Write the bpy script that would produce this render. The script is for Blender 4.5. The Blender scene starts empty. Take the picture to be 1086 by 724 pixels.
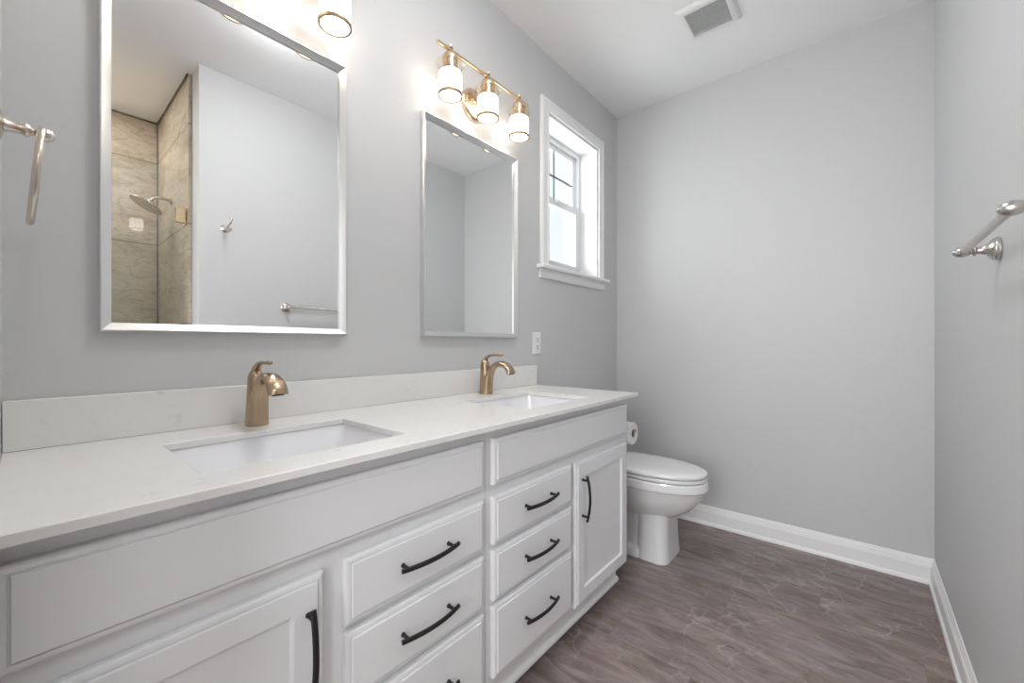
import bpy, bmesh, math, random
from mathutils import Vector, Matrix
PI = math.pi
SC = bpy.context.scene
C = SC.collection
random.seed(7)

# ---------------------------------------------------------------- camera, world, exposure
cam_d = bpy.data.cameras.new('camera')
cam = bpy.data.objects.new('camera', cam_d)
C.objects.link(cam)
cam_d.sensor_fit = 'HORIZONTAL'
cam_d.sensor_width = 36.0
cam_d.lens = 435.77 / 1086 * 36.0
cam_d.shift_y = 1.8 / 1086
cam_d.clip_start = 0.01
cam.location = (0, 0, 1.127)
cam.rotation_euler = (PI / 2, 0, 0.7013 - PI / 2)
SC.camera = cam

world = bpy.data.worlds.new('world')
SC.world = world
world.use_nodes = True
wbg = world.node_tree.nodes['Background']
wbg.inputs['Color'].default_value = (0.95, 0.99, 1.0, 1)
wbg.inputs['Strength'].default_value = 1.0
DAYLIGHT = .46
wbg.inputs['Strength'].default_value = DAYLIGHT

SC.view_settings.view_transform = 'Standard'
SC.view_settings.look = 'None'
SC.view_settings.gamma = 1.0
SC.view_settings.use_curve_mapping = False
SC.view_settings.exposure = 1.22

SHADE_GLOW = 2.3       # opal shades of the vanity lights
ROOM_FILL = 18.5       # glow of the dome added out of view to fill the room
SHOWER_FILL = 60.0     # glow of the unseen disc added to brighten the shower
HALL_FILL = 70.0      # glow of the unseen disc added as fill from the hall

def area(name, loc, rot, sx, sy, power, col):
    d = bpy.data.lights.new(name, 'AREA')
    d.shape = 'RECTANGLE'
    d.size, d.size_y, d.energy, d.color = sx, sy, power, col
    o = bpy.data.objects.new(name, d)
    C.objects.link(o)
    o.location, o.rotation_euler = loc, rot
    return o
# added fill light in the hall, shining in through the doorway behind the camera
area('hall_fill_panel', (-1.76, .15, 1.55), (0, -PI / 2, 0), 1.7, 1.5, 33.0, (.97, .985, 1))
# daylight entering by the bathroom window
area('window_daylight', (2.168, 1.62, 2.0), (-PI / 2, 0, 0), .56, .80, 4.0, (1, 1, 1))

# ---------------------------------------------------------------- materials
def mat(name, col=(.8, .8, .8), rough=.5, metal=0.0, spec=.5, emit=None, es=0.0, coat=0.0):
    m = bpy.data.materials.new(name)
    m.use_nodes = True
    b = m.node_tree.nodes['Principled BSDF']
    b.inputs['Base Color'].default_value = (*col, 1)
    b.inputs['Roughness'].default_value = rough
    b.inputs['Metallic'].default_value = metal
    b.inputs['Specular IOR Level'].default_value = spec
    b.inputs['Coat Weight'].default_value = coat
    if emit:
        b.inputs['Emission Color'].default_value = (*emit, 1)
        b.inputs['Emission Strength'].default_value = es
    return m

def N(m, kind, **kw):
    n = m.node_tree.nodes.new(kind)
    for k, v in kw.items():
        if k in n.inputs:
            n.inputs[k].default_value = v
        else:
            setattr(n, k, v)
    return n

def L(m, a, b):
    m.node_tree.links.new(a, b)

def bsdf(m):
    return m.node_tree.nodes['Principled BSDF']

def bump(m, scale, strength, dist=.002, detail=4.0, stretch=None):
    tc = N(m, 'ShaderNodeTexCoord')
    no = N(m, 'ShaderNodeTexNoise')
    no.inputs['Scale'].default_value = scale
    no.inputs['Detail'].default_value = detail
    src = tc.outputs['Object']
    if stretch:
        mp = N(m, 'ShaderNodeMapping')
        mp.inputs['Scale'].default_value = stretch
        L(m, src, mp.inputs['Vector'])
        src = mp.outputs['Vector']
    L(m, src, no.inputs['Vector'])
    bp = N(m, 'ShaderNodeBump')
    bp.inputs['Strength'].default_value = strength
    bp.inputs['Distance'].default_value = dist
    L(m, no.outputs['Fac'], bp.inputs['Height'])
    L(m, bp.outputs['Normal'], bsdf(m).inputs['Normal'])
    return m

def tint_noise(m, a, b, scale, detail=5.0, lo=.35, hi=.65, stretch=(1, 1, 1)):
    tc = N(m, 'ShaderNodeTexCoord')
    mp = N(m, 'ShaderNodeMapping')
    mp.inputs['Scale'].default_value = stretch
    no = N(m, 'ShaderNodeTexNoise')
    no.inputs['Scale'].default_value = scale
    no.inputs['Detail'].default_value = detail
    rp = N(m, 'ShaderNodeValToRGB')
    rp.color_ramp.elements[0].position = lo
    rp.color_ramp.elements[1].position = hi
    rp.color_ramp.elements[0].color = (*a, 1)
    rp.color_ramp.elements[1].color = (*b, 1)
    L(m, tc.outputs['Object'], mp.inputs['Vector'])
    L(m, mp.outputs['Vector'], no.inputs['Vector'])
    L(m, no.outputs['Fac'], rp.inputs['Fac'])
    L(m, rp.outputs['Color'], bsdf(m).inputs['Base Color'])
    return rp

M = {}
M['wall'] = bump(mat('grey_wall_paint', (.60, .601, .605), .55, spec=.3), 220, .06)
M['ceiling'] = bump(mat('white_ceiling_paint', (.90, .90, .905), .8, spec=.2), 90, .25)
M['trim'] = bump(mat('white_trim_paint', (.86, .86, .86), .35), 60, .02)
M['cabinet'] = bump(mat('white_cabinet_paint', (.80, .806, .822), .4), 80, .03)
M['ceramic'] = bump(mat('white_glazed_ceramic', (.84, .84, .845), .12, coat=.4), 8, .01)
M['basin'] = bump(mat('white_basin_ceramic', (.82, .82, .845), .15, coat=.3), 8, .01)
M['black'] = bump(mat('matt_black_metal', (.007, .007, .008), .40), 200, .03)
M['silver'] = bump(mat('brushed_silver', (.80, .80, .80), .28, 1.0), 60, .05, stretch=(1, 1, 1))
M['nickel'] = bump(mat('brushed_nickel', (.60, .57, .535), .25, 1.0), 150, .04)
M['warm_nickel'] = bump(mat('warm_brushed_nickel', (.66, .59, .515), .25, 1.0), 150, .04)
M['bronze'] = bump(mat('champagne_bronze', (.46, .345, .235), .27, 1.0), 260, .05, stretch=(1, 1, .12))
M['gold'] = bump(mat('champagne_gold', (.78, .60, .42), .25, 1.0), 200, .03)
M['opal'] = bump(mat('lit_opal_glass', (.9, .88, .84), .35, emit=(1.0, .91, .80), es=SHADE_GLOW), 30, .01)
M['paper'] = bump(mat('soft_white_paper', (.85, .85, .85), .95, spec=.1), 160, .2)
M['card'] = bump(mat('brown_cardboard', (.30, .22, .16), .9), 160, .1)
M['plastic'] = bump(mat('white_plastic', (.82, .82, .82), .35), 60, .01)
M['slot'] = bump(mat('dark_slot', (.05, .05, .05), .7), 60, .01)
M['grille'] = bump(mat('white_grille_plastic', (.80, .80, .80), .5), 60, .01)
M['vinyl'] = bump(mat('white_window_vinyl', (.85, .86, .87), .35), 60, .01)
M['muntin'] = bump(mat('grey_muntin', (.20, .225, .235), .5), 60, .01)
M['band'] = bump(mat('dull_bronze_band', (.42, .31, .20), .45, 1.0), 200, .03)
M['hinge'] = bump(mat('brushed_brass', (.62, .50, .33), .25, 1.0), 200, .04)
M['dark'] = bump(mat('dark_void', (.03, .03, .03), .9), 30, .01)
M['caulk'] = bump(mat('dark_caulk', (.20, .17, .14), .8), 90, .05)

def lens_mat(name, col, s):
    return bump(mat(name, (.9, .9, .9), .4, emit=col, es=s), 30, .01)

M['mirror'] = bump(mat('mirror_glass', (.93, .935, .935), .0, 1.0), 2, .0)

def clear_glass(name, tint=(.97, .985, .98)):
    m = bpy.data.materials.new(name)
    m.use_nodes = True
    nt = m.node_tree
    nt.nodes.remove(bsdf(m))
    tr = N(m, 'ShaderNodeBsdfTransparent')
    tr.inputs['Color'].default_value = (*tint, 1)
    gl = N(m, 'ShaderNodeBsdfGlossy')
    gl.inputs['Roughness'].default_value = .01
    lw = N(m, 'ShaderNodeLayerWeight')
    lw.inputs['Blend'].default_value = .5
    pw = N(m, 'ShaderNodeMath', operation='POWER')
    pw.inputs[1].default_value = 5.0
    L(m, lw.outputs['Facing'], pw.inputs[0])
    sk = N(m, 'ShaderNodeMath', operation='MULTIPLY_ADD')
    sk.inputs[1].default_value = .95
    sk.inputs[2].default_value = .035
    L(m, pw.outputs['Value'], sk.inputs[0])
    no = N(m, 'ShaderNodeTexNoise')
    no.inputs['Scale'].default_value = 4.0
    mm = N(m, 'ShaderNodeMath', operation='MULTIPLY_ADD')
    mm.inputs[1].default_value = .02
    L(m, no.outputs['Fac'], mm.inputs[0])
    L(m, sk.outputs['Value'], mm.inputs[2])
    mx = N(m, 'ShaderNodeMixShader')
    L(m, mm.outputs['Value'], mx.inputs['Fac'])
    L(m, tr.outputs['BSDF'], mx.inputs[1])
    L(m, gl.outputs['BSDF'], mx.inputs[2])
    L(m, mx.outputs['Shader'], nt.nodes['Material Output'].inputs['Surface'])
    return m

M['glass'] = clear_glass('clear_glass')
M['collar'] = clear_glass('clear_shade_glass', (.97, .93, .87))
M['pane'] = clear_glass('window_glass', (.97, .99, .99))

# quartz: off-white with faint warm veins
def quartz():
    m = mat('white_quartz', (.8, .79, .76), .22)
    tc = N(m, 'ShaderNodeTexCoord')
    n1 = N(m, 'ShaderNodeTexNoise')
    n1.inputs['Scale'].default_value = 3.0
    n1.inputs['Detail'].default_value = 8.0
    n1.inputs['Distortion'].default_value = 1.4
    r1 = N(m, 'ShaderNodeValToRGB')
    e = r1.color_ramp.elements
    e[0].position = .44; e[0].color = (0, 0, 0, 1)
    e[1].position = .56; e[1].color = (0, 0, 0, 1)
    k = e.new(.5); k.color = (1, 1, 1, 1)
    n2 = N(m, 'ShaderNodeTexNoise')
    n2.inputs['Scale'].default_value = 34.0
    n2.inputs['Detail'].default_value = 3.0
    r2 = N(m, 'ShaderNodeValToRGB')
    r2.color_ramp.elements[0].position = .62
    r2.color_ramp.elements[1].position = .78
    for n in (n1, n2):
        L(m, tc.outputs['Object'], n.inputs['Vector'])
    L(m, n1.outputs['Fac'], r1.inputs['Fac'])
    L(m, n2.outputs['Fac'], r2.inputs['Fac'])
    mul = N(m, 'ShaderNodeMath', operation='MULTIPLY')
    L(m, r1.outputs['Color'], mul.inputs[0])
    L(m, r2.outputs['Color'], mul.inputs[1])
    add = N(m, 'ShaderNodeMath', operation='MULTIPLY_ADD')
    add.inputs[1].default_value = .07
    L(m, r1.outputs['Color'], add.inputs[0])
    L(m, mul.outputs['Value'], add.inputs[2])
    mx = N(m, 'ShaderNodeMixRGB')
    mx.inputs['Color1'].default_value = (.80, .797, .78, 1)
    mx.inputs['Color2'].default_value = (.60, .585, .56, 1)
    L(m, add.outputs['Value'], mx.inputs['Fac'])
    L(m, mx.outputs['Color'], bsdf(m).inputs['Base Color'])
    return m
M['quartz'] = quartz()

def floor_mat():
    m = mat('mauve_brown_stone_plank', (.2, .17, .16), .42)
    tc = N(m, 'ShaderNodeTexCoord')
    sw = N(m, 'ShaderNodeMapping')
    sw.inputs['Rotation'].default_value = (0, 0, PI / 2)
    sw.inputs['Location'].default_value = (.13, .07, 0)
    L(m, tc.outputs['Object'], sw.inputs['Vector'])
    br = N(m, 'ShaderNodeTexBrick')
    br.inputs['Scale'].default_value = 1.0
    br.inputs['Brick Width'].default_value = .61
    br.inputs['Row Height'].default_value = .305
    br.inputs['Mortar Size'].default_value = .0011
    br.inputs['Mortar Smooth'].default_value = .2
    br.inputs['Bias'].default_value = 0.0
    br.offset = .5
    br.inputs['Color1'].default_value = (0, 0, 0, 1)
    br.inputs['Color2'].default_value = (1, 1, 1, 1)
    br.inputs['Mortar'].default_value = (.5, .5, .5, 1)
    L(m, sw.outputs['Vector'], br.inputs['Vector'])
    # per-tile offset of the grain
    off = N(m, 'ShaderNodeVectorMath', operation='MULTIPLY')
    off.inputs[1].default_value = (7.3, 3.1, 5.7)
    L(m, br.outputs['Color'], off.inputs[0])
    ad = N(m, 'ShaderNodeVectorMath', operation='ADD')
    L(m, tc.outputs['Object'], ad.inputs[0])
    L(m, off.outputs['Vector'], ad.inputs[1])
    # long streaks across the room, slightly diagonal
    mp = N(m, 'ShaderNodeMapping')
    mp.inputs['Rotation'].default_value = (0, 0, .22)
    mp.inputs['Scale'].default_value = (6.0, 1.6, 1)
    L(m, ad.outputs['Vector'], mp.inputs['Vector'])
    n1 = N(m, 'ShaderNodeTexNoise')
    n1.inputs['Scale'].default_value = 2.2
    n1.inputs['Detail'].default_value = 9.0
    n1.inputs['Roughness'].default_value = .72
    n1.inputs['Distortion'].default_value = 1.1
    L(m, mp.outputs['Vector'], n1.inputs['Vector'])
    r1 = N(m, 'ShaderNodeValToRGB')
    e = r1.color_ramp.elements
    e[0].position = .30; e[0].color = (.125, .096, .089, 1)
    e[1].position = .72; e[1].color = (.400, .345, .335, 1)
    a = e.new(.5); a.color = (.245, .202, .194, 1)
    L(m, n1.outputs['Fac'], r1.inputs['Fac'])
    fp = N(m, 'ShaderNodeMapping')
    fp.inputs['Rotation'].default_value = (0, 0, .22)
    fp.inputs['Scale'].default_value = (60.0, 9.0, 1)
    L(m, ad.outputs['Vector'], fp.inputs['Vector'])
    fn = N(m, 'ShaderNodeTexNoise')
    fn.inputs['Scale'].default_value = 1.6
    fn.inputs['Detail'].default_value = 6.0
    fn.inputs['Roughness'].default_value = .7
    L(m, fp.outputs['Vector'], fn.inputs['Vector'])
    fm = N(m, 'ShaderNodeMath', operation='MULTIPLY_ADD')
    fm.inputs[1].default_value = .62
    fm.inputs[2].default_value = .72
    L(m, fn.outputs['Fac'], fm.inputs[0])
    tv = N(m, 'ShaderNodeMath', operation='MULTIPLY_ADD')
    tv.inputs[1].default_value = .14
    tv.inputs[2].default_value = .95
    L(m, br.outputs['Color'], tv.inputs[0])
    fv = N(m, 'ShaderNodeMath', operation='MULTIPLY')
    L(m, fm.outputs['Value'], fv.inputs[0])
    L(m, tv.outputs['Value'], fv.inputs[1])
    gx = N(m, 'ShaderNodeVectorMath', operation='SCALE')
    L(m, r1.outputs['Color'], gx.inputs[0])
    L(m, fv.outputs['Value'], gx.inputs['Scale'])
    # broad colour drift: brown to mauve
    n2 = N(m, 'ShaderNodeTexNoise')
    n2.inputs['Scale'].default_value = 2.4
    n2.inputs['Detail'].default_value = 3.0
    L(m, ad.outputs['Vector'], n2.inputs['Vector'])
    r2 = N(m, 'ShaderNodeValToRGB')
    r2.color_ramp.elements[0].position = .35
    r2.color_ramp.elements[1].position = .65
    r2.color_ramp.elements[0].color = (1.0, .94, .86, 1)
    r2.color_ramp.elements[1].color = (.99, .96, 1.0, 1)
    L(m, n2.outputs['Fac'], r2.inputs['Fac'])
    mx = N(m, 'ShaderNodeMixRGB', blend_type='MULTIPLY')
    mx.inputs['Fac'].default_value = 1.0
    L(m, gx.outputs['Vector'], mx.inputs['Color1'])
    L(m, r2.outputs['Color'], mx.inputs['Color2'])
    # fine pale cracks in patches
    wv = N(m, 'ShaderNodeTexNoise')
    wv.inputs['Scale'].default_value = 5.0
    wv.inputs['Detail'].default_value = 5.0
    L(m, ad.outputs['Vector'], wv.inputs['Vector'])
    ms = N(m, 'ShaderNodeVectorMath', operation='MULTIPLY_ADD')
    ms.inputs[1].default_value = (.30, .30, .30)
    L(m, wv.outputs['Color'], ms.inputs[0])
    L(m, ad.outputs['Vector'], ms.inputs[2])
    vo = N(m, 'ShaderNodeTexVoronoi', feature='DISTANCE_TO_EDGE')
    vo.inputs['Scale'].default_value = 5.6
    L(m, ms.outputs['Vector'], vo.inputs['Vector'])
    rv = N(m, 'ShaderNodeValToRGB')
    rv.color_ramp.elements[0].position = .0; rv.color_ramp.elements[0].color = (1, 1, 1, 1)
    rv.color_ramp.elements[1].position = .030; rv.color_ramp.elements[1].color = (0, 0, 0, 1)
    L(m, vo.outputs['Distance'], rv.inputs['Fac'])
    pt = N(m, 'ShaderNodeTexNoise')
    pt.inputs['Scale'].default_value = 3.2
    pt.inputs['Detail'].default_value = 2.0
    L(m, ad.outputs['Vector'], pt.inputs['Vector'])
    rp = N(m, 'ShaderNodeValToRGB')
    rp.color_ramp.elements[0].position = .44
    rp.color_ramp.elements[1].position = .66
    L(m, pt.outputs['Fac'], rp.inputs['Fac'])
    mk = N(m, 'ShaderNodeMath', operation='MULTIPLY')
    L(m, rv.outputs['Color'], mk.inputs[0])
    L(m, rp.outputs['Color'], mk.inputs[1])
    mk2 = N(m, 'ShaderNodeMath', operation='MULTIPLY')
    mk2.inputs[1].default_value = .50
    L(m, mk.outputs['Value'], mk2.inputs[0])
    m2 = N(m, 'ShaderNodeMixRGB')
    m2.inputs['Color2'].default_value = (.58, .53, .50, 1)
    L(m, mk2.outputs['Value'], m2.inputs['Fac'])
    L(m, mx.outputs['Color'], m2.inputs['Color1'])
    # joints
    m3 = N(m, 'ShaderNodeMixRGB')
    m3.inputs['Color2'].default_value = (.12, .10, .095, 1)
    mj = N(m, 'ShaderNodeMath', operation='MULTIPLY')
    mj.inputs[1].default_value = .40
    L(m, br.outputs['Fac'], mj.inputs[0])
    L(m, mj.outputs['Value'], m3.inputs['Fac'])
    L(m, m2.outputs['Color'], m3.inputs['Color1'])
    L(m, m3.outputs['Color'], bsdf(m).inputs['Base Color'])
    bp = N(m, 'ShaderNodeBump')
    bp.inputs['Strength'].default_value = .12
    bp.inputs['Distance'].default_value = .002
    L(m, n1.outputs['Fac'], bp.inputs['Height'])
    L(m, bp.outputs['Normal'], bsdf(m).inputs['Normal'])
    return m
M['floor'] = floor_mat()

def marble(axis):
    # large beige marble tiles: joints every 0.60 m up; axis = which world axis runs along the wall
    m = mat('beige_marble_tile_' + axis, (.5, .45, .36), .22)
    tc = N(m, 'ShaderNodeTexCoord')
    mp = N(m, 'ShaderNodeMapping')
    mp.inputs['Rotation'].default_value = (.7, .6, .3)
    mp.inputs['Scale'].default_value = (1.6, 1.6, 4.2)
    L(m, tc.outputs['Object'], mp.inputs['Vector'])
    n1 = N(m, 'ShaderNodeTexNoise')
    n1.inputs['Scale'].default_value = 1.9
    n1.inputs['Detail'].default_value = 10.0
    n1.inputs['Roughness'].default_value = .6
    n1.inputs['Distortion'].default_value = 1.6
    L(m, mp.outputs['Vector'], n1.inputs['Vector'])
    r1 = N(m, 'ShaderNodeValToRGB')
    e = r1.color_ramp.elements
    e[0].position = .30; e[0].color = (.46, .385, .285, 1)
    e[1].position = .72; e[1].color = (.66, .585, .475, 1)
    a = e.new(.45); a.color = (.57, .49, .385, 1)
    L(m, n1.outputs['Fac'], r1.inputs['Fac'])
    n2 = N(m, 'ShaderNodeTexNoise')
    n2.inputs['Scale'].default_value = 2.6
    n2.inputs['Detail'].default_value = 12.0
    n2.inputs['Distortion'].default_value = 2.2
    L(m, mp.outputs['Vector'], n2.inputs['Vector'])
    r2 = N(m, 'ShaderNodeValToRGB')
    f = r2.color_ramp.elements
    f[0].position = .47; f[0].color = (0, 0, 0, 1)
    f[1].position = .53; f[1].color = (0, 0, 0, 1)
    b = f.new(.5); b.color = (.38, .38, .38, 1)
    L(m, n2.outputs['Fac'], r2.inputs['Fac'])
    mx = N(m, 'ShaderNodeMixRGB')
    mx.inputs['Color2'].default_value = (.20, .165, .125, 1)
    L(m, r2.outputs['Color'], mx.inputs['Fac'])
    L(m, r1.outputs['Color'], mx.inputs['Color1'])
    # joints
    sp = N(m, 'ShaderNodeSeparateXYZ')
    L(m, tc.outputs['Object'], sp.inputs['Vector'])
    def joint(out, pitch, first, half):
        s = N(m, 'ShaderNodeMath', operation='SUBTRACT'); s.inputs[1].default_value = first
        L(m, out, s.inputs[0])
        p = N(m, 'ShaderNodeMath', operation='PINGPONG'); p.inputs[1].default_value = pitch / 2
        L(m, s.outputs['Value'], p.inputs[0])
        l = N(m, 'ShaderNodeMath', operation='LESS_THAN'); l.inputs[1].default_value = half
        L(m, p.outputs['Value'], l.inputs[0])
        return l.outputs['Value']
    jz = joint(sp.outputs['Z'], .60, 2.445, .0026)
    ja = joint(sp.outputs['X' if axis == 'x' else 'Y'], 1.2, .98 if axis == 'x' else -.10, .0026)
    mxx = N(m, 'ShaderNodeMath', operation='MAXIMUM')
    L(m, jz, mxx.inputs[0]); L(m, ja, mxx.inputs[1])
    m3 = N(m, 'ShaderNodeMixRGB')
    m3.inputs['Color2'].default_value = (.19, .15, .11, 1)
    L(m, mxx.outputs['Value'], m3.inputs['Fac'])
    L(m, mx.outputs['Color'], m3.inputs['Color1'])
    L(m, m3.outputs['Color'], bsdf(m).inputs['Base Color'])
    return m
M['marble_x'] = marble('x')
M['marble_y'] = marble('y')

# ---------------------------------------------------------------- mesh helpers
def nb():
    return bmesh.new()

def smooth(o, ang=35):
    for p in o.data.polygons:
        p.use_smooth = True
    o.data.update()
    o.data.set_sharp_from_angle(angle=math.radians(ang))

def obj(name, bm, m, parent=None, sm=True, ang=35, bevel=0, seg=2):
    bmesh.ops.recalc_face_normals(bm, faces=bm.faces[:])
    me = bpy.data.meshes.new(name)
    bm.to_mesh(me)
    bm.free()
    me.materials.append(m)
    o = bpy.data.objects.new(name, me)
    C.objects.link(o)
    if parent is not None:
        o.parent = parent
    if bevel:
        b = o.modifiers.new('bevel', 'BEVEL')
        b.width = bevel
        b.segments = seg
        b.limit_method = 'ANGLE'
        b.angle_limit = math.radians(40)
        b.harden_normals = False
    if sm:
        smooth(o, ang)
    return o

def thing(name, label, cat, loc=(0, 0, 0), rotz=0, group=None):
    o = bpy.data.objects.new(name, None)
    o.empty_display_size = .1
    C.objects.link(o)
    o.location = loc
    o.rotation_euler = (0, 0, rotz)
    tag(o, label, cat, group)
    return o

def tag(o, label, cat, group=None):
    o['label'] = label
    o['category'] = cat
    if group:
        o['group'] = group
    return o

def struct(o):
    o['kind'] = 'structure'
    return o

def copy_tree(o, parent=None):
    c = o.copy()
    C.objects.link(c)
    if parent is not None:
        c.parent = parent
    for ch in list(o.children):
        copy_tree(ch, c)
    return c

def box(bm, x0, x1, y0, y1, z0, z1):
    v = [bm.verts.new((x, y, z)) for z in (z0, z1) for y in (y0, y1) for x in (x0, x1)]
    for f in ((0, 1, 3, 2), (4, 5, 7, 6), (0, 1, 5, 4), (2, 3, 7, 6), (0, 2, 6, 4), (1, 3, 7, 5)):
        bm.faces.new([v[i] for i in f])
    return bm

def loft(bm, loops, cap0=True, cap1=True, closed=False):
    rings = [[bm.verts.new(p) for p in lp] for lp in loops]
    n = len(rings[0])
    pairs = list(zip(rings[:-1], rings[1:]))
    if closed:
        pairs.append((rings[-1], rings[0]))
    for a, b in pairs:
        for i in range(n):
            j = (i + 1) % n
            bm.faces.new((a[i], a[j], b[j], b[i]))
    if not closed:
        if cap0:
            bm.faces.new(rings[0][::-1])
        if cap1:
            bm.faces.new(rings[-1])
    return bm

def rrect(x0, x1, y0, y1, r, z, n=6):
    # rounded rectangle loop in XY at height z
    pts = []
    r = max(r, 1e-4)
    for cx, cy, a0 in ((x1 - r, y1 - r, 0), (x0 + r, y1 - r, PI / 2), (x0 + r, y0 + r, PI), (x1 - r, y0 + r, 1.5 * PI)):
        for k in range(n + 1):
            a = a0 + PI / 2 * k / n
            pts.append((cx + r * math.cos(a), cy + r * math.sin(a), z))
    return pts

def lathe(bm, prof, axis='z', n=32, origin=(0, 0, 0), close=False):
    # prof: (radius, height) pairs, spun about the axis through origin
    ox, oy, oz = origin
    def P(r, h, a):
        c, s = r * math.cos(a), r * math.sin(a)
        if axis == 'z':
            return (ox + c, oy + s, oz + h)
        if axis == 'y':
            return (ox + c, oy + h, oz + s)
        return (ox + h, oy + c, oz + s)
    loops = [[P(max(r, 1e-5), h, 2 * PI * i / n) for i in range(n)] for r, h in prof]
    return loft(bm, loops, True, True, closed=close)

def spline(pts, n=8):
    # Catmull-Rom through points of any dimension
    P = [pts[0]] + list(pts) + [pts[-1]]
    out = []
    for i in range(1, len(P) - 2):
        p0, p1, p2, p3 = (P[i - 1], P[i], P[i + 1], P[i + 2])
        for k in range(n):
            t = k / n
            out.append(tuple(.5 * (2 * b + (c - a) * t + (2 * a - 5 * b + 4 * c - d) * t * t + (3 * b - a - 3 * c + d) * t ** 3)
                             for a, b, c, d in zip(p0, p1, p2, p3)))
    out.append(tuple(pts[-1]))
    return out

def sweep(bm, path, radii, n=16, side=Vector((1, 0, 0)), cap=True, closed=False):
    # path points, radii (a along 'side', b across); keeps 'side' as the first axis
    loops = []
    m = len(path)
    for i, p in enumerate(path):
        p = Vector(p)
        if closed:
            t = Vector(path[(i + 1) % m]) - Vector(path[i - 1])
        else:
            t = Vector(path[min(i + 1, m - 1)]) - Vector(path[max(i - 1, 0)])
        t.normalize()
        u = side - t * side.dot(t)
        if u.length < 1e-4:
            u = Vector((0, 0, 1)) - t * t.z
        u.normalize()
        w = t.cross(u)
        r = radii[i] if isinstance(radii, list) else radii
        a, b = r if isinstance(r, tuple) else (r, r)
        loops.append([tuple(p + u * (a * math.cos(2 * PI * k / n)) + w * (b * math.sin(2 * PI * k / n))) for k in range(n)])
    return loft(bm, loops, cap, cap, closed)

def grid_slab(bm, us, vs, holes, w0, w1, plane):
    # slab with rectangular holes: us, vs = breaks, holes = set of (i, j) cells left out; plane maps (u, v, w) to xyz
    V = {}
    def vert(i, j, k):
        key = (i, j, k)
        if key not in V:
            V[key] = bm.verts.new(plane(us[i], vs[j], (w0, w1)[k]))
        return V[key]
    solid = lambda i, j: 0 <= i < len(us) - 1 and 0 <= j < len(vs) - 1 and (i, j) not in holes
    for i in range(len(us) - 1):
        for j in range(len(vs) - 1):
            if not solid(i, j):
                continue
            for k in (0, 1):
                bm.faces.new([vert(i, j, k), vert(i + 1, j, k), vert(i + 1, j + 1, k), vert(i, j + 1, k)])
            for (di, dj, a, b) in ((-1, 0, (i, j), (i, j + 1)), (1, 0, (i + 1, j), (i + 1, j + 1)),
                                   (0, -1, (i, j), (i + 1, j)), (0, 1, (i, j + 1), (i + 1, j + 1))):
                if not solid(i + di, j + dj):
                    bm.faces.new([vert(*a, 0), vert(*b, 0), vert(*b, 1), vert(*a, 1)])
    return bm

def profile_run(bm, prof, a, b, out, mitre_a=0, mitre_b=0):
    # extrude a profile of (offset, height) from a to b along the floor; out = unit 2-D direction of the offset
    d = Vector((b[0] - a[0], b[1] - a[1])).normalized()
    la = [(a[0] + out[0] * o + d.x * o * mitre_a, a[1] + out[1] * o + d.y * o * mitre_a, a[2] + h) for o, h in prof]
    lb = [(b[0] + out[0] * o - d.x * o * mitre_b, b[1] + out[1] * o - d.y * o * mitre_b, b[2] + h) for o, h in prof]
    return loft(bm, [la, lb])

# ---------------------------------------------------------------- room dimensions (metres)
YW = 1.33      # wall with the mirrors
YR = -.27      # wall with the towel bar
XB = 2.741     # far wall
XF = -.0315     # wall beside the camera (doorway)
HC = 2.742     # ceiling
XE = .647      # end of the towel-bar wall, where the shower begins
YS = -.42      # line of the shower glass
YSB = -1.30    # back of the shower
T = .12

# window opening
WX0, WX1, WZ0, WZ1 = 1.879, 2.457, 1.555, 2.415

# ---------------------------------------------------------------- structure
bm = box(nb(), -1.9, XB + .15, YSB - .15, YW + .20, -.10, 0)
struct(obj('floor', bm, M['floor'], sm=False))
bm = box(nb(), -1.9, XB + .15, YSB - .15, YW + .20, HC, HC + .10)
struct(obj('ceiling', bm, M['ceiling'], sm=False))

bm = grid_slab(nb(), [XF - T, WX0, WX1, XB + .15], [0, WZ0, WZ1, HC], {(1, 1)}, YW, YW + .19, lambda u, v, w: (u, w, v))
struct(obj('wall_left', bm, M['wall'], sm=False))
struct(obj('wall_back', box(nb(), XB, XB + .15, YSB - .15, YW, 0, HC), M['wall'], sm=False))
struct(obj('wall_right', box(nb(), XE, XB, YS, YR, 0, HC), M['wall'], sm=False))
# wall beside the camera with the doorway the camera looks in through
bm = grid_slab(nb(), [YS - .02, -.20, .60, YW], [0, 2.06, HC], {(1, 0)}, XF - T, XF, lambda u, v, w: (w, u, v))
struct(obj('wall_front', bm, M['wall'], sm=False))
# hall behind the doorway
bm = nb()
box(bm, -1.9, -1.8, -1.0, YW, 0, HC)
box(bm, -1.8, XF - T, -1.1, -1.0, 0, HC)
box(bm, -1.8, XF - T, YW - .1, YW, 0, HC)
struct(obj('wall_hall', bm, M['wall'], sm=False))

# shower recess: tiled walls
struct(obj('wall_shower_end', box(nb(), .630, XE - .001, YSB, YS - .001, 0, HC), M['marble_y'], sm=False))
struct(obj('wall_shower_back', box(nb(), XF - T, XB, YSB - .12, YSB, 0, HC), M['marble_x'], sm=False))
struct(obj('wall_shower_front', box(nb(), XF - T, XF, YSB, YS - .021, 0, HC), M['marble_y'], sm=False))
# dark sealant lines where the tile meets the ceiling and at the inner corner
bm = nb()
box(bm, .622, .6295, YSB + .001, YS - .004, HC - .010, HC - .001)
box(bm, XF + .001, .622, YSB + .001, YSB + .009, HC - .010, HC - .001)
box(bm, .623, .6295, YSB + .001, YSB + .008, .002, HC - .010)
struct(obj('trim_1', bm, M['caulk'], sm=False))
bm = box(nb(), XF + .002, .628, YS - .06, YS + .06, .001, .09)
struct(obj('trim_2', bm, M['marble_x'], bevel=.004))

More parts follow.
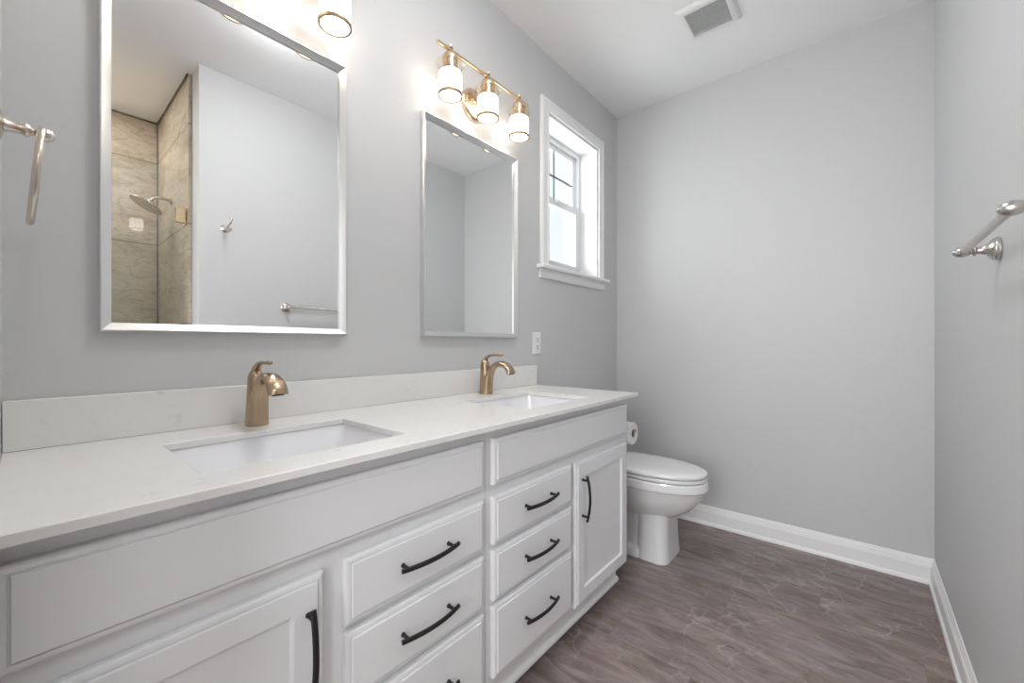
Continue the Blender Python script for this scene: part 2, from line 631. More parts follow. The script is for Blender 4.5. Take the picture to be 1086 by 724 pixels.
# baseboards
BB = [(0, 0), (.022, 0), (.022, .008), (.020, .015), (.015, .020), (.014, .022), (.014, .080), (.012, .084), (.012, .090),
      (.009, .093), (.009, .100), (.006, .106), (.005, .112), (.002, .117), (0, .117)]
bm = profile_run(nb(), BB, (XB, YW, 0), (XB, YR, 0), (-1, 0), 1, 1)
struct(obj('baseboard_back', bm, M['trim'], sm=False))
bm = profile_run(nb(), BB, (XB, YR, 0), (XE, YR, 0), (0, 1), 1, 0)
struct(obj('baseboard_right', bm, M['trim'], sm=False))
bm = profile_run(nb(), BB, (1.80, YW, 0), (XB, YW, 0), (0, -1), 0, 1)
struct(obj('baseboard_left', bm, M['trim'], sm=False))

# ---------------------------------------------------------------- window
win = bpy.data.objects.new('window_1', None)
C.objects.link(win)
struct(win)
CW = .068
PC = [(0, 0), (0, .014), (.010, .018), (.022, .018), (.026, .014), (.056, .012), (.062, .016), (CW, .016), (CW, 0)]
# casing: profile (across from inner edge to outer edge, thickness), mitred round left, top, right
def casing():
    bm = nb()
    loops = []
    for (cx, cz, dx, dz) in ((WX0, WZ0 - .0, -1, 0), (WX0, WZ1, -1, 1), (WX1, WZ1, 1, 1), (WX1, WZ0 - .0, 1, 0)):
        loops.append([(cx + dx * (CW - o), YW - .0005 - t, cz + dz * (CW - o)) for o, t in PC])
    return loft(bm, loops)
obj('casing', casing(), M['trim'], win, sm=False)
bm = nb()
box(bm, WX0 - CW - .035, WX1 + CW + .03, YW - .045, YW + .12, WZ0 - .022, WZ0)
obj('sill', bm, M['trim'], win, bevel=.006, seg=3)
AP = [(0, 0), (.010, 0), (.014, .010), (.014, .034), (.022, .044), (.022, .048), (0, .048)]
bm = profile_run(nb(), AP, (WX0 - CW - .012, YW - .0005, WZ0 - .0705), (WX1 + CW + .012, YW - .0005, WZ0 - .0705), (0, -1))
obj('apron', bm, M['trim'], win, sm=False)
# jamb liners
bm = nb()
YG = 1.475
box(bm, WX0, WX0 + .012, YW, YG - .02, WZ0 + .0005, WZ1)
box(bm, WX1 - .012, WX1, YW, YG - .02, WZ0 + .0005, WZ1)
box(bm, WX0 + .012, WX1 - .012, YW, YG - .02, WZ1 - .012, WZ1)
obj('jamb', bm, M['trim'], win, sm=False)

def ring(bm, x0, x1, z0, z1, w, y0, y1, wb=None, wt=None):
    wb = w if wb is None else wb
    wt = w if wt is None else wt
    return grid_slab(bm, [x0, x0 + w, x1 - w, x1], [z0, z0 + wb, z1 - wt, z1], {(1, 1)}, y0, y1, lambda u, v, q: (u, q, v))
bm = ring(nb(), WX0, WX1, WZ0 + .001, WZ1, .034, YG - .02, YG + .05)
obj('window_frame', bm, M['vinyl'], win, bevel=.003)
X0, X1 = WX0 + .035, WX1 - .035
# upper sash, set back
us = obj('sash', ring(nb(), X0, X1, 1.995, WZ1 - .036, .036, YG + .004, YG + .03, .045, .030), M['vinyl'], win, bevel=.004)
obj('pane', box(nb(), X0 + .035, X1 - .035, YG + .014, YG + .020, 2.038, WZ1 - .064), M['pane'], us, sm=False)
bm = nb()
xm = (X0 + X1) / 2
box(bm, xm - .0065, xm + .0065, YG + .0065, YG + .0130, 2.040, WZ1 - .066)
box(bm, X0 + .036, xm - .0066, YG + .0065, YG + .0130, 2.178, 2.191)
box(bm, xm + .0066, X1 - .036, YG + .0065, YG + .0130, 2.178, 2.191)
obj('muntin', bm, M['muntin'], us, sm=False)
ls = obj('sash', ring(nb(), X0, X1, WZ0 + .036, 2.030, .042, YG - .026, YG + .003, .048, .045), M['vinyl'], win, bevel=.004)
obj('pane', box(nb(), X0 + .041, X1 - .041, YG - .016, YG - .010, WZ0 + .083, 1.986), M['pane'], ls, sm=False)
bm = box(nb(), xm - .03, xm + .03, YG - .040, YG - .0265, 2.006, 2.020)
obj('sash_lock', bm, M['vinyl'], ls, bevel=.003)

# ---------------------------------------------------------------- worktop
CT = .907       # top of the counter
CB = .891       # underside
CY0, CY1 = .749, YW - .002
CX0, CX1 = -.031, 1.756
S1 = (.190, .599)
S2 = (1.076, 1.482)
SY = (.842, 1.155)
top = thing('countertop', 'long off-white quartz countertop with two rectangular sink cut-outs on the white cabinets', 'countertop', (CX0, CY1, CB))
def shift(bm, root):
    bmesh.ops.translate(bm, verts=bm.verts[:], vec=-root.location)
    return bm
bm = grid_slab(nb(), [CX0, S1[0], S1[1], S2[0], S2[1], CX1], [CY0, SY[0], SY[1], CY1], {(1, 1), (3, 1)}, CB, CT, lambda u, v, w: (u, v, w))
obj('slab', shift(bm, top), M['quartz'], top, bevel=.0015)
bm = box(nb(), CX0 + .0008, CX1, CY1 - .021, CY1, CT + .0003, 1.010)
tag(obj('backsplash', bm, M['quartz'], bevel=.0015), 'long low off-white quartz backsplash standing along the back of the countertop', 'backsplash')

# ---------------------------------------------------------------- sinks (undermount, hang below the slab)
def make_sink(w, d, label):
    t = thing('sink', label, 'sink', (0, 0, 0), 0, 'undermount sinks in the countertop')
    hw, hd = w / 2, d / 2
    bm = nb()
    R = lambda g, r, z: rrect(-hw - g, hw + g, -hd - g, hd + g, r, z, 6)
    loops = [R(.011, .02, -.010), R(.011, .02, -.0006), R(.003, .014, -.0006), R(.002, .016, -.004), R(-.016, .022, -.040), R(-.042, .028, -.092),
             R(-.056, .034, -.115), R(-.076, .034, -.127), R(-.105, .03, -.134)]
    outer = [R(-.105, .03, -.146), R(-.060, .040, -.143), R(-.036, .040, -.132), R(-.020, .036, -.095), R(.002, .028, -.045), R(.004, .02, -.012)]
    loft(bm, loops + outer, closed=True)
    # floor of the bowl
    bm.verts.ensure_lookup_table()
    obj('basin', bm, M['basin'], t, ang=50)
    bm = loft(nb(), [R(-.1045, .03, -.1455), R(-.1045, .03, -.1345)])
    obj('basin_floor', bm, M['basin'], t)
    bm = lathe(nb(), [(.0, -.1342), (.026, -.1342), (.030, -.1325), (.030, -.1318), (.024, -.1312), (.020, -.1318), (.019, -.1300), (.012, -.1290), (0, -.1288)])
    obj('drain', bm, M['bronze'], t)
    return t
sw, sd = S1[1] - S1[0], SY[1] - SY[0]
sink = make_sink(sw, sd, 'nearer white rectangular undermount sink, below the large mirror')
sink.location = ((S1[0] + S1[1]) / 2, (SY[0] + SY[1]) / 2, CB)
s2 = copy_tree(sink)
s2.location = ((S2[0] + S2[1]) / 2, (SY[0] + SY[1]) / 2, CB)
s2['label'] = 'farther white rectangular undermount sink, at the toilet end of the counter'

# ---------------------------------------------------------------- faucets
def make_faucet(label):
    t = thing('faucet', label, 'faucet', (0, 0, 0), 0, 'bronze single-lever faucets')
    # rear column with a domed top (towards +Y is the wall)
    bm = nb()
    col = [(.0262, .0), (.0266, .004), (.0246, .03), (.0225, .07), (.0205, .105), (.0198, .118), (.0200, .120), (.0192, .128), (.0165, .138), (.0115, .146), (.006, .149), (0, .150)]
    loops = []
    n = 28
    for r, h in col:
        yy = .004 + h * .03
        loops.append([(r * 1.0 * math.cos(2 * PI * i / n), yy + r * 1.05 * math.sin(2 * PI * i / n), h) for i in range(n)])
    loft(bm, loops)
    obj('body', bm, M['bronze'], t)
    pts = [(0, -.003, .0006, .0268, .0255), (0, -.007, .030, .0252, .0228), (0, -.014, .068, .0230, .018), (0, -.027, .098, .0205, .0145), (0, -.047, .120, .0190, .0120),
           (0, -.074, .1325, .0195, .0112), (0, -.102, .1310, .0212, .0116), (0, -.126, .1180, .0232, .0128), (0, -.139, .103, .0240, .0136), (0, -.1425, .092, .0242, .0138)]
    sp = spline(pts, 5)
    bm = sweep(nb(), [p[:3] for p in sp], [(p[3], p[4]) for p in sp], 24, Vector((1, 0, 0)))
    obj('spout', bm, M['bronze'], t, ang=50)
    bm = nb()
    c = Vector((0, -.1428, .0918))
    ax = Vector((0, -.18, -.98)).normalized()
    sx = Vector((1, 0, 0)); sy = ax.cross(sx)
    loft(bm, [[tuple(c + ax * h + sx * (a * math.cos(2 * PI * i / 20)) + sy * (b * math.sin(2 * PI * i / 20))) for i in range(20)] for a, b, h in ((.014, .008, .0002), (.014, .008, .002))])
    obj('aerator', bm, M['slot'], t)
    pts = [(0, .012, .138, .0130, .0075), (0, .002, .152, .0112, .0072), (0, -.014, .1635, .0085, .0060), (0, -.034, .1680, .0068, .0048), (0, -.056, .1685, .0064, .0042),
           (0, -.074, .1690, .0072, .0048), (0, -.086, .1698, .0080, .0056), (0, -.094, .1698, .0060, .0046), (0, -.097, .1695, .002, .002)]
    sp = spline(pts, 5)
    bm = sweep(nb(), [p[:3] for p in sp], [(p[3], p[4]) for p in sp], 16, Vector((1, 0, 0)))
    obj('lever', bm, M['bronze'], t, ang=60)
    return t
fa = make_faucet('champagne bronze faucet behind the nearer sink, below the large mirror')
fa.location = (.402, 1.238, CT + .0004)
fb = copy_tree(fa)
fb.location = (1.295, 1.240, CT + .0004)
fb['label'] = 'champagne bronze faucet behind the farther sink, nearest the window'

# ---------------------------------------------------------------- cabinets
YF = .775       # face of doors and drawers
YB = .795       # face frame
def panel(bm, x0, x1, z0, z1, recess=None):
    # slab front with a stepped and chamfered edge; faces -Y
    def R(g, y):
        return [(x0 + g, y, z0 + g), (x1 - g, y, z0 + g), (x1 - g, y, z1 - g), (x0 + g, y, z1 - g)]
    yb = YB - .0004
    loops = [R(.001, yb), R(0, yb - .002), R(0, YF + .0075), R(.0012, YF + .0058), R(.0040, YF + .0042), R(.0100, YF + .0032), R(.0112, YF + .0050), R(.0128, YF + .0050), R(.0134, YF + .0006), R(.0142, YF)]
    if recess:
        loops += [R(recess, YF), R(recess + .0010, YF + .0020), R(recess + .0040, YF + .0070), R(recess + .0055, YF + .0076)]
    return loft(bm, loops)

def handle(bm, horizontal=True, length=.165):
    # arched bar pull bowed away from the front, two posts; centred on the origin, front at y = 0
    n = 16
    h = length / 2
    pts, rad = [], []
    for i in range(n + 1):
        s = -1 + 2 * i / n
        y = -.020 - .012 * (1 - s * s)
        pts.append((s * h, y, 0))
        rad.append((.0058, .0044))
    def flip(p):
        return p if horizontal else (0, p[1], p[0])
    side = Vector((0, 0, 1)) if horizontal else Vector((1, 0, 0))
    sweep(bm, [flip(p) for p in pts], rad, 12, side)
    for sx in (-1, 1):
        x = sx * h * .80
        yy = -.020 - .012 * (1 - .64)
        sweep(bm, [flip((x, 0, 0)), flip((x, -.006, 0)), flip((x, yy, 0))], [(.0055, .0055), (.0042, .0042), (.0042, .0042)], 12, side)
    return bm

hm_h = None
def cabinet(x0, x1, label, drawers_x, door_x, false_x, handle_x):
    t = thing('vanity_cabinet', label, 'cabinet', (x0, YB, 0), 0, 'white vanity cabinets under the countertop')
    S = lambda bm: shift(bm, t)
    zt = CB - .0005
    def P(name, bm, m=M['cabinet'], par=t, **k):
        return obj(name, S(bm), m, par, **k)
    P('face_frame', box(nb(), x0, x1, YB, YB + .018, .165, zt), bevel=.001)
    for xa in (x0, x1 - .016):
        b = nb()
        prof = [(YB + .0185, zt), (YB + .0185, .165), (.926, .165), (.926, 0), (YW - .004, 0), (YW - .004, zt)]
        loft(b, [[(xx, y, z) for y, z in prof] for xx in (xa, xa + .016)])
        P('side_panel', b, sm=False)
    P('bottom_panel', box(nb(), x0 + .0165, x1 - .0165, YB + .0185, YW - .004, .165, .18), sm=False)
    xr = x1 + (.004 if x0 > .5 else 0)
    P('toe_kick', box(nb(), x0, xr, .850, .862, .046, .1645), sm=False)
    P('plinth', box(nb(), x0 + .02, x1 - .02, .905, .925, .0, .1645), sm=False)
    P('false_front', panel(nb(), *false_x, .729, .8605), sm=False)
    for z0, z1 in ((.562, .696), (.404, .5465), (.187, .389)):
        d = P('drawer', panel(nb(), *drawers_x, z0, z1), sm=False)
        cx, cz = sum(drawers_x) / 2, (z0 + z1) / 2
        b = handle(nb())
        bmesh.ops.translate(b, verts=b.verts[:], vec=(cx, YF - .0003, cz + .004))
        h = P('handle', b, M['black'], d, ang=50)
        h['label'] = 'black arched bar pull'
    d = P('door', panel(nb(), *door_x, .169, .693, .056), sm=False)
    b = handle(nb(), False)
    bmesh.ops.translate(b, verts=b.verts[:], vec=(handle_x, YF - .0003, .5605))
    h = P('handle', b, M['black'], d, ang=50)
    h['label'] = 'black arched bar pull'
    # rounded moulding along the foot of the toe kick
    prof = [(0, 0), (.012, 0), (.0135, .003), (.0135, .012), (.010, .018), (.004, .021), (0, .022)]
    b = profile_run(nb(), prof, (x0, .8496, .046), (xr, .8496, .046), (0, -1))
    P('shoe_moulding', b, M['trim'])
    return t
cabinet(-.0305, .8255, 'white vanity cabinet nearest the camera, with its door left of its drawers', (.410, .8055), (-.0249, .367), (-.0249, .8065), .336)
cabinet(.8265, 1.738, 'white vanity cabinet beside the toilet, with its door right of its drawers', (.844, 1.254), (1.277, 1.7045), (.844, 1.7045), 1.318)

# ---------------------------------------------------------------- mirrors
def make_mirror(w, h, label):
    t = thing('wall_mirror', label, 'mirror', (0, 0, 0), 0, 'framed wall mirrors above the sinks')
    hw = w / 2
    # frame profile: (inset from the outer edge, distance from the wall)
    PF = [(0, .0), (0, .020), (.002, .0235), (.004, .024), (.0185, .0125), (.0205, .0115), (.0205, .0065), (.0180, .0065), (.0180, 0)]
    loops = []
    for cx, cz, dx, dz in ((-hw, 0, 1, 1), (hw, 0, -1, 1), (hw, h, -1, -1), (-hw, h, 1, -1)):
        loops.append([(cx + dx * o, -d, cz + dz * o) for o, d in PF])
    bm = loft(nb(), loops, closed=True)
    obj('frame', bm, M['silver'], t, sm=True, ang=20)
    bm = box(nb(), -hw + .0182, hw - .0182, -.006, -.001, .0182, h - .0182)
    obj('mirror_glass', bm, M['mirror'], t, sm=False)
    return t
MW, MH, MZ = .586, .893, 1.154
m1 = make_mirror(MW, MH, 'silver-framed wall mirror nearest the camera, reflecting the beige shower')
m1.location = (.4006, YW - .0005, MZ)
m2 = copy_tree(m1)
m2.location = (1.302, YW - .0005, MZ)
m2['label'] = 'silver-framed wall mirror next to the window, reflecting only bare walls'

# ---------------------------------------------------------------- vanity lights
def make_light(label):
    # origin on the wall at the middle of the backplate; shades hang 0.11 m off the wall
    t = thing('vanity_light', label, 'wall light', (0, 0, 0), 0, 'three-shade vanity lights over the mirrors')
    yo = -.092
    zp = .012
    bm = lathe(nb(), [(.001, -.022), (.052, -.022), (.061, -.019), (.066, -.012), (.071, -.009), (.072, -.001), (.001, -.001)], 'y', 40, (0, 0, zp))
    obj('backplate', bm, M['gold'], t)
    bm = nb()
    sp = spline([(0, -.021, zp), (0, -.040, zp + .004), (0, -.050, .050), (0, -.070, .088), (0, yo, .098)], 6)
    sweep(bm, sp, .007, 14)
    obj('arm', bm, M['gold'], t)
    for sx in (-.026, .026):
        bm = lathe(nb(), [(0, -.040), (.008, -.040), (.011, -.037), (.011, -.028), (.014, -.0225), (0, -.0225)], 'y', 20, (sx, 0, zp))
        obj('cap_nut', bm, M['gold'], t)
    # crossbar: flattened rod
    bm = nb()
    xs = [-.284, -.280, -.20, -.15, -.09, 0, .09, .15, .20, .280, .284]
    sp = [(x, yo, .1045) for x in xs]
    sweep(bm, sp, [(.004, .005)] + [(.0062, .0085)] * 9 + [(.004, .005)], 14, Vector((0, 0, 1)))
    obj('crossbar', bm, M['gold'], t)
    for x in (-.2155, 0, .2155):
        bm = lathe(nb(), [(0, .1115), (.009, .1115), (.0105, .114), (.0105, .121), (.006, .1245), (0, .125)], 'z', 20, (x, yo, 0))
        obj('finial', bm, M['gold'], t)
        bm = lathe(nb(), [(0, .097), (.013, .097), (.020, .090), (.029, .080), (.031, .072), (.031, .060), (.029, .058), (.029, .040), (.031, .038), (.031, .016), (.028, .014), (0, .014)], 'z', 28, (x, yo, 0))
        obj('socket', bm, M['gold'], t)
        # clear glass sleeve around the socket with a flared lip
        bm = lathe(nb(), [(.0335, .014), (.043, .014), (.0455, .020), (.047, .036), (.052, .043), (.0575, .046), (.0575, .050), (.051, .048), (.0445, .041), (.043, .022), (.0415, .0165), (.0335, .0165)],
                   'z', 36, (x, yo, 0), close=True)
        obj('glass_collar', bm, M['collar'], t)
        # opal shade, open below
        bm = lathe(nb(), [(.030, .0125), (.043, .0125), (.0455, .009), (.0455, -.074), (.0425, -.074), (.0425, .006), (.0405, .0075), (.030, .0075)], 'z', 36, (x, yo, 0), close=True)
        sh = obj('shade', bm, M['opal'], t)
        bm = lathe(nb(), [(.0420, -.0775), (.0482, -.0775), (.0488, -.0765), (.0488, -.0690), (.0459, -.0690), (.0459, -.0745), (.0420, -.0745)], 'z', 36, (x, yo, 0), close=True)
        obj('shade_band', bm, M['band'], sh)
        bm = lathe(nb(), [(0, .004), (.012, .002), (.014, -.006), (.020, -.016), (.029, -.030), (.031, -.040), (.027, -.052), (.016, -.061), (0, -.064)], 'z', 24, (x, yo, 0))
        obj('bulb', bm, M['opal'], sh)
    return t
v1 = make_light('gold vanity light above the nearer mirror, mostly cut off by the top edge')
v1.location = (.402, YW - .0005, 2.183)
v2 = copy_tree(v1)
v2.location = (1.302, YW - .0005, 2.183)
v2['label'] = 'gold vanity light with three lit white shades over the mirror beside the window'

# ---------------------------------------------------------------- outlet
t = thing('electrical_outlet', 'white electrical outlet plate on the grey wall below the window, above the counter end', 'outlet', (1.778, YW - .0003, 1.127))
bm = nb()
def plate(x0, x1, z0, z1, y0, y1, g, m, name, par):
    q = lambda k, y: [(x0 + k, y, z0 + k), (x1 - k, y, z0 + k), (x1 - k, y, z1 - k), (x0 + k, y, z1 - k)]
    return obj(name, loft(nb(), [q(0, y0), q(0, y0 + (y1 - y0) * .4), q(g, y1)]), m, par, sm=False)
plate(-.036, .036, -.0585, .0585, 0, -.006, .004, M['plastic'], 'cover_plate', t)
for zc in (-.0195, .0195):
    r = plate(-.017, .017, zc - .0145, zc + .0145, -.0062, -.009, .002, M['plastic'], 'receptacle', t)
    bm = nb()
    box(bm, -.0085, -.0060, -.0098, -.0091, zc - .002, zc + .008)
    box(bm, .0060, .0085, -.0098, -.0091, zc - .002, zc + .008)
    box(bm, -.0030, .0030, -.0098, -.0091, zc - .011, zc - .006)
    obj('socket_slot', bm, M['slot'], r, sm=False)

# ---------------------------------------------------------------- ceiling fan grille
t = thing('vent_grille', 'white square slatted fan grille in the ceiling', 'vent', (2.165, .565, HC - .0005))
bm = nb()
def sq(h, z): return [(-h, -h, z), (h, -h, z), (h, h, z), (-h, h, z)]
loft(bm, [sq(.122, 0), sq(.122, -.006), sq(.112, -.016), sq(.100, -.019), sq(.090, -.019), sq(.090, -.002), sq(.090, 0)], closed=True)
obj('frame', bm, M['grille'], t, sm=False)
obj('duct', box(nb(), -.0895, .0895, -.0895, .0895, -.0015, -.0005), M['slot'], t, sm=False)
for k in range(13):
    x = -.081 + .162 * k / 12
    bm = nb()
    loft(bm, [[(x - .0045, y, -.0175), (x - .0010, y, -.0180), (x + .0040, y, -.008), (x + .0015, y, -.007)] for y in (-.0895, .0895)])
    obj('slat', bm, M['grille'], t, sm=False)

# ---------------------------------------------------------------- towel bar, ring, hook
POST = [(0, .0), (.0285, .0), (.0300, .002), (.0300, .006), (.0275, .0085), (.0268, .0105), (.0272, .0125), (.0245, .0150), (.0190, .0185), (.0135, .0225), (.0105, .0270), (.0092, .0320),
        (.0088, .0385), (.0100, .0395), (.0128, .0410), (.0140, .0430), (.0128, .0450), (.0092, .0465), (.0075, .0480), (.0078, .0500)]
def post_with_finial(bm, axis, sgn, origin, r=.0135, half=.019, k0=1.0):
    prof = [(a, sgn * h * k0) for a, h in POST]
    c = .050 * k0 + half * .72
    for k in range(1, 15):
        a = -PI / 2 + PI * k / 14
        if c + half * math.sin(a) < .0505 * k0:
            continue
        prof.append((max(r * math.cos(a), 1e-5), sgn * (c + half * math.sin(a))))
    return lathe(bm, prof, axis, 28, origin), c
t = thing('towel_bar', 'brushed nickel towel bar on the right-hand wall', 'towel bar', (1.346, YR + .0005, 1.3640))
hb = .229
for x in (-hb, hb):
    bm, c = post_with_finial(nb(), 'y', 1, (x, 0, 0))
    obj('post', bm, M['nickel'], t)
bm = sweep(nb(), [(-hb + .0, c, 0), (hb - .0, c, 0)], .0085, 18, Vector((0, 0, 1)))
obj('bar', bm, M['nickel'], t)

t = thing('towel_ring', 'warm nickel towel ring hanging on the wall at the left edge', 'towel ring', (XF + .0005, 1.08, 1.488))
prof = [(0, 0), (.028, 0), (.0285, .003), (.021, .0055), (.0115, .008), (.0088, .012), (.0080, .0265), (.0098, .0285), (.0115, .0315), (.0098, .0345), (.0064, .0375), (.0058, .0410)]
c = .0525
for k in range(2, 15):
    a = -PI / 2 + PI * k / 14
    prof.append((max(.0118 * math.cos(a), 1e-5), c + .0125 * math.sin(a)))
obj('post', lathe(nb(), prof, 'x', 28), M['warm_nickel'], t)
bm = nb()
RR = .079
tilt = math.radians(4.5)
yawr = math.radians(-.8)
ring_c = []
for i in range(64):
    a = 2 * PI * i / 64
    yy = RR * math.sin(a)
    zz = -RR + RR * math.cos(a)
    xx = zz * math.sin(tilt)
    zz2 = zz * math.cos(tilt)
    p = Vector((xx + yy * math.sin(yawr), yy * math.cos(yawr), zz2))
    ring_c.append((p.x + c - .004, p.y, p.z + .004))
sweep(bm, ring_c, (.0052, .0052), 14, Vector((1, 0, 0)), closed=True)
obj('ring', bm, M['warm_nickel'], t)

t = thing('robe_hook', 'small double robe hook on the bare wall seen in the nearer mirror', 'hook', (.775, YR + .0005, 1.815))
bm = lathe(nb(), [(0, 0), (.024, 0), (.0248, .003), (.022, .008), (.014, .014), (.0095, .020), (.0085, .030), (0, .034)], 'y', 26)
obj('rosette', bm, M['warm_nickel'], t)
def prong(pts, rs):
    sp = spline(pts, 6)
    rr = spline([(r,) for r in rs], 6)
    return sweep(nb(), sp, [(r[0], r[0]) for r in rr], 12)
bm = prong([(0, .024, .0), (.003, .060, .010), (.006, .084, .022), (.007, .092, .034)], [.0065, .0055, .005, .005])
lathe(bm, [(0, -.010), (.006, -.008), (.0095, 0), (.006, .008), (0, .010)], 'z', 16, (.007, .092, .040))
obj('upper_prong', bm, M['warm_nickel'], t)
bm = prong([(0, .022, -.004), (.003, .040, -.018), (.006, .066, -.024), (.007, .078, -.018)], [.006, .005, .0045, .0045])
lathe(bm, [(0, -.009), (.005, -.007), (.0085, 0), (.005, .007), (0, .009)], 'z', 16, (.007, .080, -.015))
obj('lower_prong', bm, M['warm_nickel'], t)

# ---------------------------------------------------------------- shower door, hinge, shower head
t = thing('shower_door', 'frameless clear glass shower door hinged on the tiled wall end', 'shower door', (.300, YS - .022, .10))
gx0, gx1 = -.325, .312
obj('glass_panel', box(nb(), gx0, gx1, -.005, .005, .0, 2.05), M['glass'], t, sm=False)
for z in (.22, 1.79):
    bm = nb()
    for yy in (-.014, .0055):
        box(bm, .272, .318, yy, yy + .0085, z - .045, z + .045)
    hg = obj('hinge', bm, M['hinge'], t, bevel=.002)
    bm = box(nb(), .3232, .3295, -.030, .026, z - .045, z + .045)
    lathe(bm, [(0, -.024), (.006, -.024), (.006, .024), (0, .024)], 'z', 16, (.3195, 0, z))
    obj('wall_plate', bm, M['hinge'], hg, bevel=.001)
bm = nb()
for yy in (-.030, .0055):
    box(bm, gx0 + .045, gx0 + .062, yy, yy + .0245, .90, 1.10)
obj('pull_handle', bm, M['gold'], t, bevel=.004)

t = thing('shower_head', 'round tilted shower head on the beige tile, seen in the nearer mirror', 'shower head', (.6295, -.857, 2.076))
bm = lathe(nb(), [(0, 0), (.030, 0), (.031, -.003), (.026, -.008), (.014, -.012), (0, -.012)], 'x', 26)
obj('flange', bm, M['warm_nickel'], t)
sp = spline([(-.010, 0, 0), (-.040, 0, .004), (-.075, 0, .002), (-.096, 0, -.012), (-.106, 0, -.026)], 8)
obj('arm', sweep(nb(), sp, .0095, 16, Vector((0, 1, 0))), M['warm_nickel'], t)
bm = lathe(nb(), [(0, .0), (.012, .0), (.015, -.006), (.015, -.014), (.020, -.020), (.050, -.028), (.084, -.033), (.090, -.037), (.090, -.044), (.086, -.047), (0, -.047)], 'z', 36)
bmesh.ops.rotate(bm, verts=bm.verts[:], cent=(0, 0, 0), matrix=Matrix.Rotation(math.radians(28), 3, 'Y'))
bmesh.ops.translate(bm, verts=bm.verts[:], vec=(-.108, 0, -.024))
obj('spray_head', bm, M['warm_nickel'], t)

# ---------------------------------------------------------------- toilet
TX, TB = 2.18, YW - .02     # centre line, back of the tank
t = thing('toilet', 'white elongated toilet with its lid down beyond the vanity', 'toilet', (TX, TB, 0))
def egg(hw, yf, yb, z, n=48, pw=2.3, pb=4.0):
    # egg outline, pointed a little to the front (yf, local -Y); widest a third of the way from the back
    pts = []
    ym = yb + (yf - yb) * .42
    for i in range(n):
        a = 2 * PI * i / n
        c, s = math.cos(a), math.sin(a)
        x = hw * math.copysign(abs(c) ** (2 / pw), c)
        if s >= 0:
            y = ym + (yb - ym) * abs(s) ** (2 / pb)
        else:
            y = ym + (yf - ym) * abs(s) ** (2 / 2.0)
        pts.append((x, y, z * 1.037))
    return pts
bm = nb()
loft(bm, [egg(.085, -.575, -.27, .216), egg(.108, -.612, -.25, .237), egg(.133, -.655, -.23, .266), egg(.152, -.688, -.215, .301), egg(.166, -.712, -.205, .336), egg(.173, -.724, -.200, .366), egg(.175, -.728, -.198, .372),
          egg(.184, -.738, -.190, .378), egg(.1855, -.740, -.189, .385), egg(.183, -.737, -.190, .395), egg(.181, -.735, -.192, .412), egg(.176, -.730, -.196, .4175), egg(.168, -.722, -.20, .419)])
obj('bowl', bm, M['ceramic'], t, ang=32)
bm = nb()
rr = lambda hw, y0, y1, r, z: rrect(-hw, hw, y0, y1, r, z, 8)
loft(bm, [rr(.127, -.576, -.41, .050, .0), rr(.127, -.576, -.41, .050, .012), rr(.124, -.574, -.41, .050, .035), rr(.119, -.570, -.41, .050, .11), rr(.116, -.570, -.41, .052, .19), rr(.112, -.572, -.405, .054, .27)])
bmesh.ops.translate(bm, verts=bm.verts[:], vec=(.022, .008, 0))
obj('pedestal', bm, M['ceramic'], t, ang=45)
bm = nb()
loft(bm, [rr(.105, -.435, -.085, .03, .0), rr(.105, -.435, -.085, .03, .030), rr(.099, -.432, -.09, .03, .042), rr(.075, -.43, -.10, .03, .055), rr(.066, -.43, -.11, .03, .10), rr(.072, -.43, -.10, .03, .22), rr(.10, -.40, -.05, .03, .32), rr(.13, -.30, -.02, .03, .385)])
obj('trapway', bm, M['ceramic'], t, ang=45)
bm = nb()
loft(bm, [egg(.168, -.722, -.222, .4225), egg(.177, -.731, -.212, .4235), egg(.180, -.734, -.209, .430), egg(.178, -.732, -.210, .4375), egg(.170, -.724, -.217, .4395)])
obj('seat', bm, M['ceramic'], t, ang=50)
bm = nb()
loft(bm, [egg(.170, -.722, -.205, .4430), egg(.178, -.731, -.198, .4440), egg(.181, -.734, -.196, .450), egg(.179, -.732, -.197, .4585), egg(.172, -.723, -.204, .4640), egg(.148, -.69, -.23, .4680), egg(.09, -.60, -.30, .4700)])
obj('lid', bm, M['ceramic'], t, ang=50)
for sx in (-.075, .075):
    obj('lid_hinge', loft(nb(), [rrect(sx - .02, sx + .02, -.194, -.180, .006, z, 4) for z in (.4347, .461, .468)]), M['ceramic'], t)
bm = nb()
loft(bm, [rr(.175, -.165, -.004, .03, .386), rr(.192, -.172, -.002, .035, .40), rr(.205, -.176, 0, .035, .55), rr(.212, -.180, 0, .035, .735)])
obj('tank', bm, M['ceramic'], t, ang=45)
bm = nb()
loft(bm, [rr(.216, -.196, 0, .035, .7355), rr(.221, -.200, 0, .035, .740), rr(.221, -.200, 0, .035, .758), rr(.212, -.19, -.006, .035, .768)])
obj('tank_lid', bm, M['ceramic'], t, ang=45)
bm = sweep(nb(), spline([(-.150, -.184, .690), (-.150, -.202, .690), (-.135, -.208, .688), (-.085, -.208, .680)], 5), .006, 10)
obj('flush_lever', bm, M['nickel'], t)

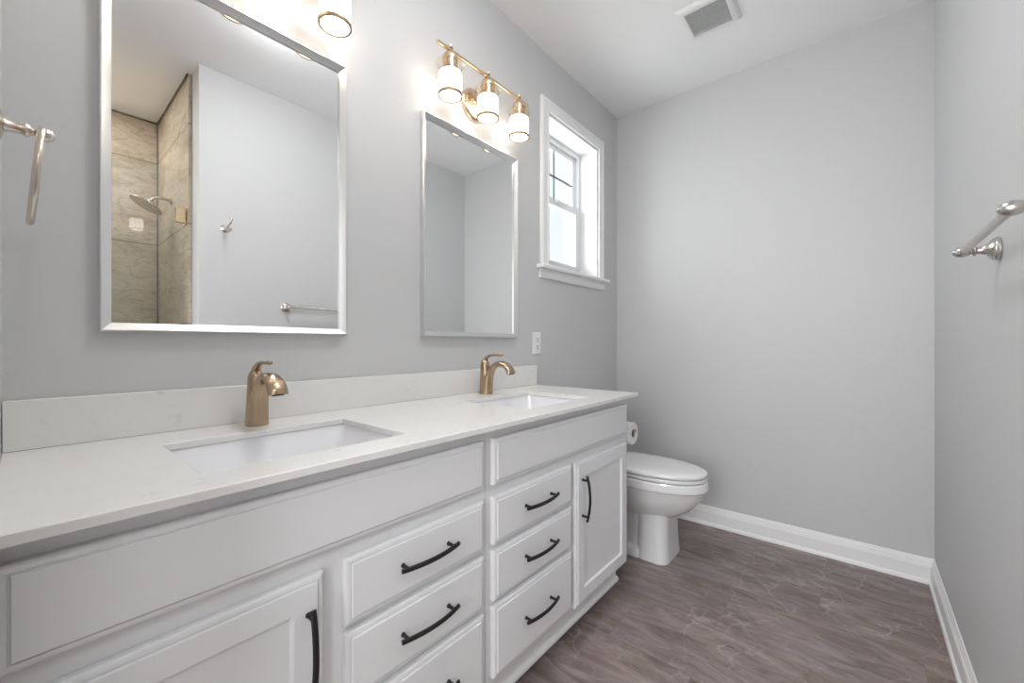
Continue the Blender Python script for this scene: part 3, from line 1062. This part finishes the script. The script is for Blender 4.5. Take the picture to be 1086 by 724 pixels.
# ---------------------------------------------------------------- paper roll and holder on the cabinet side
CXS = 1.738
t = thing('paper_holder', 'nickel toilet paper holder on the end of the vanity cabinet', 'toilet paper holder', (CXS + .0005, .905, .722))
bm = lathe(nb(), [(0, 0), (.022, 0), (.0225, .003), (.018, .007), (.009, .014), (.0075, .030), (.0075, .052), (.0095, .056), (.0095, .066), (0, .070)], 'x', 24)
obj('post', bm, M['nickel'], t)
bm = sweep(nb(), spline([(.060, -.004, 0), (.061, -.06, 0), (.061, -.112, 0), (.061, -.120, .004), (.061, -.122, .010)], 5), .0062, 14, Vector((1, 0, 0)))
obj('arm', bm, M['nickel'], t)
roll = thing('toilet_paper_roll', 'white toilet paper roll hanging between the vanity and the toilet', 'toilet paper', (CXS + .0615, .7905, .7130))
bm = lathe(nb(), [(.0195, 0), (.0495, 0), (.0505, .002), (.0505, .098), (.0495, .100), (.0195, .100)], 'y', 40, close=True)
obj('paper', bm, M['paper'], roll)
bm = lathe(nb(), [(.0175, .001), (.0192, .001), (.0192, .099), (.0175, .099)], 'y', 32, close=True)
obj('core', bm, M['card'], roll)

# ---------------------------------------------------------------- added fill lights on the ceilings, all out of view
def recessed(x, y, label, col, s):
    t = thing('recessed_fill', label, 'fill light', (x, y, HC - .0005), 0, 'added fill lights in the ceilings')
    bm = lathe(nb(), [(.070, 0), (.090, 0), (.090, -.004), (.086, -.008), (.074, -.008), (.070, -.004)], 'z', 40, close=True)
    obj('trim_ring', bm, M['plastic'], t)
    bm = lathe(nb(), [(0, -.001), (.0695, -.001), (.0695, -.004), (0, -.004)], 'z', 40)
    obj('lens', bm, lens_mat('fill_lens', col, s), t)
    return t
t = thing('ceiling_fill', 'round opal dome fill light added out of view in front of the vanity', 'fill light', (.85, .53, HC - .0005))  # dome fixture added above the view for ambient fill
bm = lathe(nb(), [(0, 0), (.150, 0), (.156, -.004), (.156, -.020), (.150, -.024), (0, -.024)], 'z', 48)
obj('base_ring', bm, M['nickel'], t)
dome = [(.1495 * math.cos(a), -.0245 - .085 * math.sin(a)) for a in [PI / 2 * k / 10 for k in range(11)]]
bm = lathe(nb(), [(0, -.0245)] + dome, 'z', 48)
obj('dome', bm, lens_mat('fill_dome', (.97, .985, 1), ROOM_FILL), t)
recessed(.12, -.86, 'unseen round fill light added in the shower ceiling', (.97, .985, 1), SHOWER_FILL)
recessed(-.95, .15, 'unseen round fill light added in the hall ceiling outside the doorway', (1, .985, .97), HALL_FILL)
